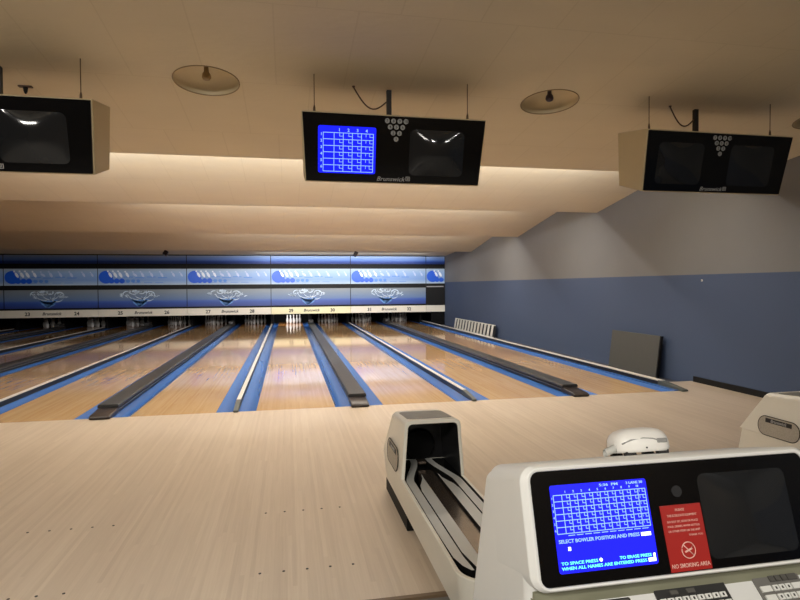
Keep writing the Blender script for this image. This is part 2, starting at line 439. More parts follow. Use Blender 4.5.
# narrow dividers with a white cap
def divider():
    t = thing('lane_divider', 'x', 'lane divider', (0, 0, 0), 'white capped lane dividers')
    bm = bmesh.new(); box(bm, -.024, .024, .42, 16.9, -.12, .070); obj('divider_body', bm, M['capside'], t)
    bm = bmesh.new(); box(bm, -.030, .030, .42, 16.9, .070, .086); obj('cap', bm, M['cap'], t, bevel=.004)
    bm = bmesh.new(); pts = [(-.06, -.0), (-.07, .03), (.3, .075), (.46, .084), (.46, .0)]
    prism(bm, pts, lambda q: Vector((-.034, q[0], q[1]+.002)), lambda q: Vector((.034, q[0], q[1]+.002)))
    obj('end_boot', bm, M['boot'], t, bevel=.012)
    return t
d0 = divider(); d0['label'] = 'white capped divider rail between lanes 28 and 29'
DIV = {-3: 'white capped divider rail between lanes 22 and 23, far left', -2: 'white capped divider rail between lanes 24 and 25',
       -1: 'white capped divider rail between lanes 26 and 27', 1: 'white capped divider rail between lanes 30 and 31'}
for k, lab in DIV.items(): copy_tree(d0, (k*P, 0, 0), lab)
def swap_label_last():
    t = thing('lane_divider', 'white capped divider rail along the blue wall beside lane 32', 'lane divider', (6.68, 0, 0), 'white capped lane dividers')
    bm = bmesh.new(); box(bm, -.036, .06, .45, 18.6, -.12, .070); obj('divider_body', bm, M['capside'], t)
    bm = bmesh.new(); box(bm, -.106, -.0365, .002, 18.6, -.12, .012); obj('blue_ledge', bm, M['gutter'], t)
    bm = bmesh.new(); box(bm, -.03, .065, .45, 18.6, .070, .088); obj('cap', bm, M['cap'], t, bevel=.004)
    bm = bmesh.new(); pts = [(-.10, 0), (-.10, .03), (.3, .075), (.5, .086), (.5, 0)]
    prism(bm, pts, lambda q: Vector((-.045, q[0], q[1]+.002)), lambda q: Vector((.06, q[0], q[1]+.002)))
    obj('end_boot', bm, M['boot'], t, bevel=.012)
swap_label_last()

# broad covers over the ball return track, between the two lanes of a pair
def cover():
    t = thing('ball_track_cover', 'x', 'ball track cover', (0, 0, 0), 'dark covers over the ball return tracks')
    bm = bmesh.new(); pts = [(-.128, .078), (-.132, .105), (-.115, .124), (.115, .124), (.132, .105), (.128, .078)]
    prism(bm, pts, lambda q: Vector((q[0], .26, q[1])), lambda q: Vector((q[0], 17.2, q[1])))
    obj('cover_top', bm, M['cover'], t, bevel=.004)
    bm = bmesh.new(); box(bm, -.095, .095, .3, 17.2, -.12, .078); obj('track_base', bm, M['capside'], t)
    bm = bmesh.new()
    for s in (-1, 1): box(bm, s*.108-.012, s*.108+.012, .3, 17.2, .040, .052)
    obj('edge_strip', bm, M['strip'], t)
    bm = bmesh.new(); pts = [(-.10, .0), (-.11, .03), (-.06, .052), (.12, .062), (.24, .075), (.32, .078), (.32, 0)]
    prism(bm, pts, lambda q: Vector((-.125, q[0], q[1]+.002)), lambda q: Vector((.125, q[0], q[1]+.002)))
    obj('end_boot', bm, M['cover2'], t, bevel=.016, segs=3)
    bm = bmesh.new(); box(bm, -.09, .09, 16.6, 17.2, .125, .24); obj('end_block', bm, M['cover'], t, bevel=.01)
    return t
c0 = cover(); c0.location = (.5*P, 0, 0); c0['label'] = 'dark cover strip over the ball track between lanes 29 and 30'
for k, lab in ((-3.5, 'dark cover strip over the ball track left of lane 22'), (-2.5, 'dark cover strip over the ball track between lanes 23 and 24'), (-1.5, 'dark cover strip over the ball track between lanes 25 and 26'),
               (-.5, 'dark cover strip over the ball track between lanes 27 and 28'), (1.5, 'dark cover strip over the ball track between lanes 31 and 32')):
    if k > -3: copy_tree(c0, (k*P, 0, 0), lab)

# ---------------------------------------------------------------- pin decks: dark pits behind the masking
bm = bmesh.new()
for k in range(-6, 5):
    x = k*P/2
    box(bm, x-.05, x+.05, 17.25, 19.5, -.1, 1.2)
box(bm, XL, XR, 19.25, 19.35, -.19, 2.6)
box(bm, XL, XR, 16.28, 19.25, 1.2, 1.26)
box(bm, 6.86, XR, 16.3, 16.34, -.05, .6)
struct('trim_8', bm, M['dark'])

PINPROF = [(.026, 0), (.036, .01), (.051, .06), (.0605, .114), (.056, .16), (.040, .215), (.0245, .25), (.0235, .275), (.028, .31), (.0325, .345), (.029, .368), (.018, .379), (.004, .382)]
bm = bmesh.new(); lathe(bm, PINPROF, 16)
pin0 = obj('bowling_pin', bm, M['pin']); first = True
ROWS = [(0, 0)] + [(-.1524, 1), (.1524, 1)] + [(-.3048, 2), (0, 2), (.3048, 2)] + [(-.4572, 3), (-.1524, 3), (.1524, 3), (.4572, 3)]
for n, x in LANES:
    for dx, r in ROWS:
        if n == 29 and dx < -.16: continue
        o = pin0 if first else pin0.copy()
        if not first: COL.objects.link(o)
        first = False
        o.location = (x+dx*.93, 18.05+r*.264, .001)
        lab = ('brightly lit white bowling pin standing at the end of lane 29' if n == 29 else 'dim bowling pin in the dark end of %s' % WHERE[n])
        tag(o, lab, 'bowling pin', 'bowling pins on lane %d' % n)

# ---------------------------------------------------------------- masking units above the pins
def masking(x0, x1, num, label, art=True):
    cx = (x0+x1)/2; w = x1-x0
    t = thing('masking_unit', label, 'masking unit', (x0, YM, 0), 'masking units above the pins')
    g = .012
    bm = bmesh.new(); box(bm, g, w-g, .0, .2, 2.608, 2.94); obj('valance', bm, M['topband'], t)
    bm = bmesh.new()
    box(bm, .001, w-.001, .02, .12, 2.41, 2.62); box(bm, .001, w-.001, .02, .12, 1.58, 1.77); box(bm, .001, w-.001, .02, .12, .80, .89)
    box(bm, .001, g, .005, .12, .82, 2.94); box(bm, w-g, w-.001, .005, .12, .82, 2.94)
    if not art: box(bm, g, w-g, .03, .12, .8, 1.7)
    obj('frame', bm, M['black'], t)
    bm = bmesh.new(); box(bm, g, w-g, .008, .1, 1.77, 2.41)
    lp = obj('logo_panel', bm, M['arrowbg'], t)
    # ball rolling into a row of pins that fades to the right
    q = Matrix.Translation((0, 0, 0))
    bm = bmesh.new()
    disc(bm, q, .30, 2.08, .26, .25, -.002, .006, 28)
    for i in range(3):
        if .5+i*.17 < w-.1: disc(bm, q, .50+i*.19, 1.93, .10, .10, -.0025, .006, 16)
    obj('ball_print', bm, M['ball'], lp)
    bm = bmesh.new()
    for i in range(5):
        xx = .72+i*.19
        if xx < w-.12: disc(bm, q, xx, 1.93, .10-.008*i, .06, -.0015, .006, 16)
    for i in range(4):
        if .95+i*.42+.34 < w-.05: 
            xx = .95+i*.42
            box(bm, xx, min(xx+.34, w-.05), -.0012, .006, 2.07-.03*(i % 2), 2.10-.03*(i % 2)); box(bm, xx-.1, min(xx+.2, w-.05), -.0012, .006, 1.85, 1.868)
    if len(bm.verts): obj('trail_print', bm, M['ball2'], lp)
    else: bm.free()
    bm = bmesh.new()
    for i, (xx, s) in enumerate([(.46, 1), (.64, 1), (.83, 1), (1.08, .9), (1.36, .85), (1.64, .9), (1.98, .85), (2.36, .85), (2.8, .75), (3.1, .7)]):
        if xx > w-.1: continue
        a = math.radians(28 if i != 4 else 55)
        disc(bm, q, xx, 2.17, .050*s, .115*s, -.004, .006, 16, a, mi=0 if i < 4 else 1)
        disc(bm, q, xx-.085*s, 2.17+.14*s, .033*s, .04*s, -.004, .006, 12, a, mi=0 if i < 4 else 1)
    obj('pin_print', bm, [M['pin1'], M['pin2']], lp)
    if art:
        bm = bmesh.new(); box(bm, g, w-g, .012, .1, .885, 1.59)
        ap = obj('art_panel', bm, M['artbg'], t)
        bm = bmesh.new(); c = w*.46
        def stroke(pts, wd, mi=0):
            n = len(pts)
            for i in range(n-1):
                (ax, az), (bx, bz) = pts[i], pts[i+1]
                d = Vector((bx-ax, bz-az)); L_ = d.length; d /= L_; nn = Vector((-d.y, d.x))
                w0 = wd*math.sin(PI*(i+.35)/(n-.3)); w1 = wd*math.sin(PI*(i+1.35)/(n-.3))
                quad = [(ax+nn.x*w0, az+nn.y*w0), (ax-nn.x*w0, az-nn.y*w0), (bx-nn.x*w1, bz-nn.y*w1), (bx+nn.x*w1, bz+nn.y*w1)]
                prism(bm, quad, lambda p: Vector((c+p[0], .004, p[1])), lambda p: Vector((c+p[0], .0125, p[1])), mi)
        def arc(cx_, cz_, r, a0, a1, n=9, e=1.0):
            return [(cx_+r*math.cos(math.radians(a0+(a1-a0)*k/n)), cz_+r*e*math.sin(math.radians(a0+(a1-a0)*k/n))) for k in range(n+1)]
        for a in [(-.22, 1.50, .14, 150, 420, .7), (-.08, 1.40, .34, 185, 350, .62), (.10, 1.46, .30, 200, 345, .8), (.40, 1.38, .16, -60, 200, .8),
                  (.32, 1.33, .24, 180, 330, .8), (-.46, 1.40, .15, 60, 200, .8), (.08, 1.52, .12, 200, 380, .8)]:
            stroke(arc(*a[:5], e=a[5]), .018)
        for i in range(30):
            a = random.uniform(0, PI); rr = random.uniform(.3, .6)
            x_, z_ = rr*1.25*math.cos(a), 1.25+rr*.45*math.sin(a); 
            stroke([(x_, z_), (x_+.05*math.cos(a), z_+.045), (x_+.10*math.cos(a), z_+.04)], .016)
        stroke([(-.28, 1.50), (-.2, 1.53), (-.1, 1.47), (0, 1.53)], .06)
        for i in range(5): stroke([(-.28+i*.13, 1.22-.03*(i % 2)), (-.18+i*.1, 1.08), (-.06+i*.02, .93)], .06, 1)
        stroke([(-.3, 1.2), (-.1, 1.09), (.12, 1.08), (.34, 1.2)], .05, 1)
        obj('splash_print', bm, [M['splash'], M['splashb']], ap)
    else:
        bm = bmesh.new(); box(bm, .03, w-.06, .0, .04, 1.61, 1.655); obj('shelf_strip', bm, mat('pale_shelf', (150, 148, 150), .5), t)
    bm = bmesh.new(); box(bm, .006, w-.006, -.02, .1, .53, .815)
    st = obj('number_strip', bm, M['lettercream'] if num == 29 else M['lettering'], t, bevel=.006)
    if num:
        items = [(str(num), .26+L/2+.02, .665, .13, 'CENTER', 0, .045), (str(num+1), P-.26-L/2+.02, .665, .13, 'CENTER', 0, .045)]
        text('lane_number', [items[0]], M['ink'], st, Matrix.Translation((0, -.0215, 0)))
        text('lane_number', [items[1]], M['ink'], st, Matrix.Translation((0, -.0215, 0)))
        text('brand_lettering', [('Brunswick', P/2, .672, .11, 'CENTER', .25, .03)], M['ink'], st, Matrix.Translation((0, -.0215, 0)))
    return t
for k in range(-3, 2):
    n = 29+2*k
    masking(k*P, (k+1)*P, n, 'blue printed masking unit with lane numbers %d and %d' % (n, n+1))
masking(2*P, XR-.01, None, 'narrow masking unit at the wall with blank number strip and a black lower panel', art=False)
masking(-3*P-1.9, -3*P, None, 'masking unit cut off at the left edge, left of lane number 23', art=True)

# little dark cameras hanging in front of the valance
for i, (x, lab) in enumerate([(-3.723, 'left of the two small dark cameras hanging above the blue valance'), (3.277, 'right of the two small dark cameras, hanging nearer the right wall')]):
    t = thing('ceiling_camera', lab, 'camera', (x, 14.3, 3.065))
    bm = bmesh.new(); tube(bm, [(0, 0, .012), (0, 0, -.06), (.02, 0, -.09)], .018); obj('bracket', bm, M['black'], t)
    bm = bmesh.new(); box(bm, -.075, .075, -.08, .08, -.085, .085, 0, Matrix.Translation((.02, 0, -.14)) @ Matrix.Rotation(.5, 4, 'Y') @ Matrix.Rotation(-.3, 4, 'X')); obj('camera_body', bm, M['cover2'], t, bevel=.012)

# ---------------------------------------------------------------- slatted rack and leaning board by the wall
bm = bmesh.new(); 
t = thing('slatted_rack', 'low rack with white slats lying against the blue wall beside lane 32', 'rack', (7.25, 9.75, -.06))
LEN = 4.35
lean = Matrix.Rotation(math.radians(10), 4, 'Y')
box(bm, -.02, .02, 0, LEN, 0, .035, 0, lean); box(bm, -.02, .02, 0, LEN, .40, .43, 0, lean); obj('rail', bm, M['rackw'], t)
bm = bmesh.new(); box(bm, .035, .05, 0, LEN, .02, .42, 0, lean); obj('back_board', bm, M['rackb'], t)
for k in range(13):
    bm = bmesh.new(); y = .05 + k*(LEN-.22)/12
    box(bm, -.045, -.02, y, y+.14, .01, .43, 0, lean); obj('slat', bm, M['rackw'], t, bevel=.004)
t = thing('leaning_board', 'dark grey square board leaning on the blue wall beside lane 32', 'board', (7.27, 1.42, -.06))
lean = Matrix.Rotation(math.radians(7), 4, 'Y')
bm = bmesh.new(); box(bm, -.02, .02, .0, 1.55, 0, .78, 0, lean); obj('panel', bm, M['board'], t, bevel=.006)
bm = bmesh.new(); box(bm, -.022, .028, -.03, 0.0, 0, .78, 0, lean); obj('edge_trim', bm, M['black'], t)
bm = bmesh.new()
t = thing('wall_hook', 'tiny pale hook on the colour line of the right wall', 'hook', (XR, .5, 1.72))
disc(bm, Matrix.Rotation(-PI/2, 4, 'Z') , 0, 0, .018, .018, -.012, 0, 12); obj('hook_plate', bm, M['cap'], t)
bm = bmesh.new(); tube(bm, [(-.012, 0, 0), (-.03, 0, -.005), (-.032, 0, .01)], .004, 6); obj('hook_arm', bm, M['black'], t)

# ---------------------------------------------------------------- overhead score monitors
def face_mtx(o, up, n_out):
    """columns: X, -outward normal (so -Y faces out), up"""
    x = Vector((1, 0, 0)); up = Vector(up).normalized(); y = up.cross(x)
    m = Matrix((x, y, up)).transposed().to_4x4(); m.translation = o; return m
def score_grid(x0, x1, z0, z1, rows, cols, lw, name_w, y=-.001, last=1.25, small=True):
    bm = bmesh.new(); W = x1-x0; H = z1-z0
    unit = (W-name_w)/(cols-1+last); xs = [x0, x0+name_w]
    for i in range(cols-1): xs.append(xs[-1]+unit)
    xs.append(x1)
    for x in xs: box(bm, x-lw/2, x+lw/2, y, 0, z0, z1)
    for j in range(rows+1):
        z = z0+H*j/rows; box(bm, x0, x1, y, 0, z-lw/2, z+lw/2)
    if small:
        rh = H/rows
        for j in range(rows):
            for i in range(1, len(xs)-1):
                a, b = xs[i], xs[i+1]; zt = z0+rh*(j+1)
                k = .42*unit
                if i == len(xs)-2:
                    box(bm, b-k*2, b-k*2+lw*.8, y, 0, zt-rh*.5, zt)
                box(bm, b-k, b-k+lw*.8, y, 0, zt-rh*.5, zt); box(bm, b-k, b, y, 0, zt-rh*.5-lw*.4, zt-rh*.5+lw*.4)
    return bm, xs
def bulge(bm, p0, Q, h, n=7):
    """convex picture tube face bounded by loop p0"""
    mx = (max(q[0] for q in p0)+min(q[0] for q in p0))/2; mz = (max(q[1] for q in p0)+min(q[1] for q in p0))/2
    wx = max(q[0] for q in p0)-mx; wz = max(q[1] for q in p0)-mz
    prev = [bm.verts.new(Q @ Vector((q[0], 0, q[1]))) for q in p0]
    pp = []
    for i in range(len(p0)):                       # more points along the straight sides
        a, b_ = Vector(p0[i]), Vector(p0[(i+1) % len(p0)]); m_ = 8 if (a-b_).length > wx*.6 else 1
        for k in range(m_): pp.append(tuple(a.lerp(b_, k/m_)))
    for v in prev: bm.verts.remove(v)
    p0 = pp; prev = [bm.verts.new(Q @ Vector((q[0], 0, q[1]))) for q in p0]
    n = 12
    for k in range(1, n):
        u = 1-k/n
        cur = [bm.verts.new(Q @ Vector((mx+(q[0]-mx)*u, -h*(1-((q[0]-mx)*u/wx)**2)*(1-((q[1]-mz)*u/wz)**2)-.0004, mz+(q[1]-mz)*u))) for q in p0]
        for i in range(len(p0)):
            f = bm.faces.new((prev[i], prev[(i+1) % len(p0)], cur[(i+1) % len(p0)], cur[i])); f.smooth = True
        prev = cur
    f = bm.faces.new(prev); f.smooth = True
def monitor(cx, label, left_on):
    t = thing('score_monitor', label, 'score monitor', (cx, -2.70, 2.60), 'overhead score monitors')
    # housing: front frame to back frame
    F = [(-.800, .004, -.018), (.800, .004, -.018), (.832, -.132, .562), (-.832, -.132, .562)]
    B = [(-.80, .40, .105), (.80, .40, .105), (.815, .40, .66), (-.815, .40, .66)]
    bm = bmesh.new(); a = [bm.verts.new(p) for p in F]; b = [bm.verts.new(p) for p in B]
    bm.faces.new(a); bm.faces.new(b[::-1])
    for i in range(4): bm.faces.new((a[i], b[i], b[(i+1) % 4], a[(i+1) % 4]))
    obj('housing', bm, M['housing'], t, bevel=.010, segs=3)
    Q = face_mtx((0, 0, 0), (0, -.13, .55), None)
    bm = bmesh.new()
    pts = [(-.788, -.008), (.788, -.008), (.820, .566), (-.820, .566)]
    prism(bm, pts, lambda q: Q @ Vector((q[0], -.012, q[1])), lambda q: Q @ Vector((q[0], .010, q[1])))
    fp = obj('front_panel', bm, M['gloss'], t, bevel=.003)
    Qs = Q @ Matrix.Translation((0, -.0125, 0))
    for side in (0, 1):
        x0, x1 = ((-.686, -.18), (.125, .63))[side]
        bm = bmesh.new()
        on = left_on and side == 0
        pts = rrect(x0, x1, .063, .462, .018 if on else .05)
        if on: prism(bm, pts, lambda q: Qs @ Vector((q[0], -.002, q[1])), lambda q: Qs @ Vector((q[0], .003, q[1])))
        else: bulge(bm, pts, Qs, .030)
        s = obj('screen', bm, M['blue'] if on else M['crt'], t)
        if on:
            s['label'] = 'lit blue score screen'
            Q2 = Qs @ Matrix.Translation((0, -.003, 0))
            bm, xs = score_grid(-.642, -.204, .078, .405, 6, 4, .0052, .094, last=1.32)
            bmesh.ops.transform(bm, matrix=Q2, verts=bm.verts[:]); obj('score_grid', bm, M['line'], s)
            it = []
            for i in range(4): it.append((str(i+1), xs[i+1]+.045, .428, .026, 'CENTER', 0, .03))
            for j in range(6): it.append((str(6-j), -.658, .078+.327*(j+.5)/6+.012, .024, 'CENTER', 0, .03))
            text('score_text', it, M['line'], s, Q2)
    for r, n in enumerate((4, 3, 2, 1)):
        for i in range(n):
            x = (i-(n-1)/2)*.056; z = .525-.051*r
            bm = bmesh.new(); disc(bm, Qs, x, z, .0215, .0215, -.002, .002, 20)
            d = obj('pin_indicator', bm, M['disc'], t)
            num = [(7, 8, 9, 10), (4, 5, 6), (2, 3), (1,)][r][i]
            text('indicator_number', [(str(num), x, z, .024, 'CENTER', 0, .02)], M['ink'], d, Qs @ Matrix.Translation((0, -.0025, 0)))
    text('brand_lettering', [('Brunswick', -.040, .024, .038, 'CENTER', .3, .012, .26)], M['greytext'], t, Qs @ Matrix.Translation((0, -.001, 0)))
    bm = bmesh.new()
    for a_, b_ in ((.100, .105), (.135, .140)): box(bm, a_, b_, -.001, .001, .012, .050)
    for a_, b_ in ((.012, .017), (.045, .050)): box(bm, .100, .140, -.001, .001, a_, b_)
    box(bm, .112, .117, -.001, .001, .019, .043); box(bm, .112, .128, -.001, .001, .029, .033); box(bm, .124, .128, -.001, .001, .021, .043)
    bmesh.ops.transform(bm, matrix=Qs, verts=bm.verts[:]); obj('brand_mark', bm, M['greytext'], t)
    for s in (-.71, .70):
        bm = bmesh.new(); zt = cz(-2.68)-2.6
        tube(bm, [(s, .02, .56), (s, .02, zt)], .004, 6)
        tube(bm, [(s, .02, .56), (s, .02, .60), (s, .02, .635), (s, .02, .66)], [.006, .012, .010, .005], 8); obj('hanger_rod', bm, M['wire'], t)
    bm = bmesh.new(); box(bm, -.022, .022, .23, .27, .62, cz(-2.45)-2.6); obj('mount_pole', bm, M['pole'], t)
    bm = bmesh.new(); pts = []
    for k in range(13):
        u = k/12; pts.append((-.34+u*.32, .2+.05*u, (cz(-2.5)-2.6-.01)*(1-u)+.80*u - .13*math.sin(PI*min(1, u*1.0))))
    tube(bm, pts, .007, 6); tube(bm, [pts[0], (pts[0][0], pts[0][1], cz(-2.5)-2.6)], .014, 8); obj('power_cable', bm, M['cable'], t)
    return t
monitor(.5*P, 'overhead score monitor with lit blue left screen, middle of three', True)
monitor(-.5*P, 'dark overhead score monitor cut off at the left edge', False)
monitor(1.5*P, 'dark overhead score monitor at the right, both screens off', False)
t = thing('ceiling_bracket', 'small dark bracket on the ceiling above the leftmost score monitor', 'bracket', (-1.588, -2.107, cz(-2.107)))
bm = bmesh.new(); box(bm, -.055, .055, -.02, .02, -.012, 0); obj('plate', bm, M['cable'], t)
bm = bmesh.new(); lathe(bm, [(.006, -.07), (.016, -.05), (.022, -.012)], 8); obj('nozzle', bm, M['black'], t)

# ---------------------------------------------------------------- ball returns
def ball_return(cx, label):
    t = thing('ball_return', label, 'ball return', (cx, 0, 0), 'ball returns on the approach')
    # lower shell: rounded tub from the hood to the bowler's end
    bm = bmesh.new()
    Yn, Yfar, zr = -5.43, -3.30, .355
    def plan(wd, yn, yf, r, n=8):
        out = []
        for k in range(n+1):
            a = PI + k*PI/2/n; out.append((-wd+r+r*math.cos(a), yn+r+r*math.sin(a)))
        for k in range(n+1):
            a = 1.5*PI + k*PI/2/n; out.append((wd-r+r*math.cos(a), yn+r+r*math.sin(a)))
        out += [(wd, -4.02), (wd, yf), (-wd, yf), (-wd, -4.02)]
        return out
    lo = plan(.185, Yn+.02, Yfar+.04, .12); mid = plan(.222, Yn, Yfar-.05, .14); inn = plan(.198, Yn+.026, -3.64, .12); bot = plan(.192, Yn+.032, -3.64, .115)
    def rg(pts, z): return [bm.verts.new((p[0], p[1], z)) for p in pts]
    R0, R1, R2, R3 = rg(lo, .10), rg(mid, zr), rg(inn, zr), rg(bot, zr-.10)
    n = len(lo)
    bm.faces.new(R0[::-1])
    for A, B_, mi in ((R0, R1, 0), (R1, R2, 0), (R2, R3, 1)):
        for i in range(n):
            f = bm.faces.new((A[i], A[(i+1) % n], B_[(i+1) % n], B_[i])); f.material_index = mi; f.smooth = True
    f = bm.faces.new(R3); f.material_index = 1
    obj('track_shell', bm, [M['ivory'], M['black']], t, bevel=.006)
    # hood: arch with a slanting back, open at the front and over the track
    bm = bmesh.new()
    def arch(top, wt, wb, r, zb=.352, n=6):
        out = [(-wb, zb)]
        for k in range(n+1):
            a = PI - k*PI/2/n; out.append((-wt+r+r*math.cos(a), top-r+r*math.sin(a)))
        for k in range(n+1):
            a = PI/2 - k*PI/2/n; out.append((wt-r+r*math.cos(a), top-r+r*math.sin(a)))
        return out + [(wb, zb)]
    def yr(z): return -3.32 - (z-.35)/.36*.26
    fo, bo = arch(.748, .198, .222, .045), arch(.712, .192, .222, .045)
    fi, bi = arch(.722, .172, .197, .032), arch(.700, .165, .190, .03)
    lf = [bm.verts.new((x, -4.055, z)) for x, z in fo]; lb = [bm.verts.new((x, yr(z), z)) for x, z in bo]
    li = [bm.verts.new((x, -4.058, z)) for x, z in fi]; l3 = [bm.verts.new((x, -3.63, z)) for x, z in bi]
    n_ = len(lf)
    for A, B_, mi in ((lf, lb, 0), (lf, li, 0), (li, l3, 1)):
        for i in range(n_-1):
            f = bm.faces.new((A[i], A[i+1], B_[i+1], B_[i])); f.material_index = mi; f.smooth = True
    bm.faces.new(lb); f = bm.faces.new(l3); f.material_index = 1
    obj('hood', bm, [M['ivory'], mat('hood_black_lining', (34, 34, 36), .3)], t, bevel=.006, segs=2)
    # ball mouth: dark ring standing in the hood
    bm = bmesh.new(); ring_ = [(.108*math.cos(k*2*PI/32), -3.655, .468+.108*math.sin(k*2*PI/32)) for k in range(33)]
    tube(bm, ring_, .010, 8); disc(bm, I4, 0, .468, .104, .104, -3.66, -3.64, 32); obj('ball_mouth', bm, M['dark'], t)
    bm = bmesh.new(); box(bm, -.03, .03, -3.74, -3.67, .345, .365); obj('stop_plate', bm, M['metal'], t, bevel=.004)
    # thin mottled grey sheet, paints the reflections on the shiny hood top
    bm = bmesh.new()
    mt = Matrix.Translation((0, -4.03, .7452)) @ Matrix.Rotation(-math.atan(.036/.475), 4, 'X')
    pts = rrect(-.160, .160, .04, .38, .04)
    prism(bm, pts, lambda q: mt @ Vector((q[0], q[1], -.003)), lambda q: mt @ Vector((q[0], q[1], .003)))
    obj('top_reflection', bm, mat('hood_top_reflection_grey', (128, 126, 116), .38, var=.3, vscale=16), t)
    # emblems on both sides
    for s in (-1, 1):
        bm = bmesh.new()
        sk = Matrix.Translation((s*.2168, -3.735, .435)) @ Matrix.Rotation(-s*math.radians(3.9), 4, 'Y') @ Matrix.Rotation(s*PI/2, 4, 'Z')
        sh = Matrix.Identity(4)
        pts = rrect(-.205, .205, -.082, .082, .078, 8)
        prism(bm, pts, lambda q: sk @ sh @ Vector((q[0], -.006, q[1])), lambda q: sk @ sh @ Vector((q[0], .006, q[1])))
        e = obj('side_emblem', bm, M['plate'], t)
        bm = bmesh.new(); lp_ = [sk @ sh @ Vector((q[0], -.005, q[1])) for q in pts]; tube(bm, lp_+[lp_[0]], .0035, 6); obj('emblem_rim', bm, M['black'], e)
        bm = bmesh.new(); box(bm, -.13, .13, -.0075, -.005, .03, .066, 0, sk @ sh); nb = obj('name_bar', bm, M['ink'], e)
        text('brand_lettering', [('Brunswick', 0, .048, .026, 'CENTER', .2, .02)], M['greytext'], e, sk @ sh @ Matrix.Translation((0, -.0082, 0)))
    # padded rails, two on each side, S-shaped near the mouth and climbing into it
    def zrail(y):
        u = min(1, max(0, (y+4.05)/.35)); u = u*u*(3-2*u); return .343+.022*u
    for s in (-1, 1):
        def strip(cl, wd, name, m_, dz=0):
            bm = bmesh.new()
            va = [[bm.verts.new(v) for v in ((s*(x-w_), y, zrail(y)+dz), (s*(x+w_), y, zrail(y)+dz), (s*(x+w_), y, zrail(y)+dz-.05), (s*(x-w_), y, zrail(y)+dz-.05))] for (x, y), w_ in zip(cl, wd)]
            for A, B_ in zip(va, va[1:]):
                for i in range(4): bm.faces.new((A[i], A[(i+1) % 4], B_[(i+1) % 4], B_[i])).material_index = 0 if i == 0 else 1
            bm.faces.new(va[0]).material_index = 1; bm.faces.new(va[-1][::-1]).material_index = 1
            return obj(name, bm, [m_, M['black']], t)
        cl = []; wd = []
        for i in range(14):
            y = -3.67 - i*.036; u = min(1, max(0, (-3.70-y)/.40)); u = u*u*(3-2*u)
            cl.append((.060+.103*u, y)); wd.append(.024+.003*u)
        cl += [(.163, -4.9), (.160, -5.15), (.146, -5.24), (.130, -5.29)]; wd += [.027, .025, .019, .006]
        strip(cl, wd, 'outer_rail', M['rail'])
        cl2 = []; wd2 = []
        for y in [-3.96, -4.02, -4.08, -4.16, -4.26, -4.8, -5.1, -5.2, -5.29]:
            u = min(1, (-3.96-y)/.28); u = u*u*(3-2*u)
            x_in = .058; x_out = .060+.067*u - max(0, (-5.1-y))*.14
            cl2.append(((x_in+x_out)/2, y)); wd2.append(max(.002, (x_out-x_in)/2))
        strip(cl2, wd2, 'inner_rail', M['rail'], -.001)
    bm = bmesh.new(); box(bm, -.057, .057, -5.32, -3.80, .262, .322); obj('lift_plate', bm, M['metal'], t, bevel=.004)
    # plinth
    bm = bmesh.new(); box(bm, -.185, .185, -4.06, -3.24, 0.001, .10); obj('plinth', bm, M['black'], t, bevel=.006)
    bm = bmesh.new()
    box(bm, -.10, .10, -5.2, -4.95, -.014, .10); obj('front_foot', bm, M['black'], t, bevel=.006)
    return t
ball_return(.5*P, 'ivory ball return with open black mouth and padded track, behind the scoring console')
ball_return(1.5*P, 'ivory ball return hood partly seen at the right edge near the wall')

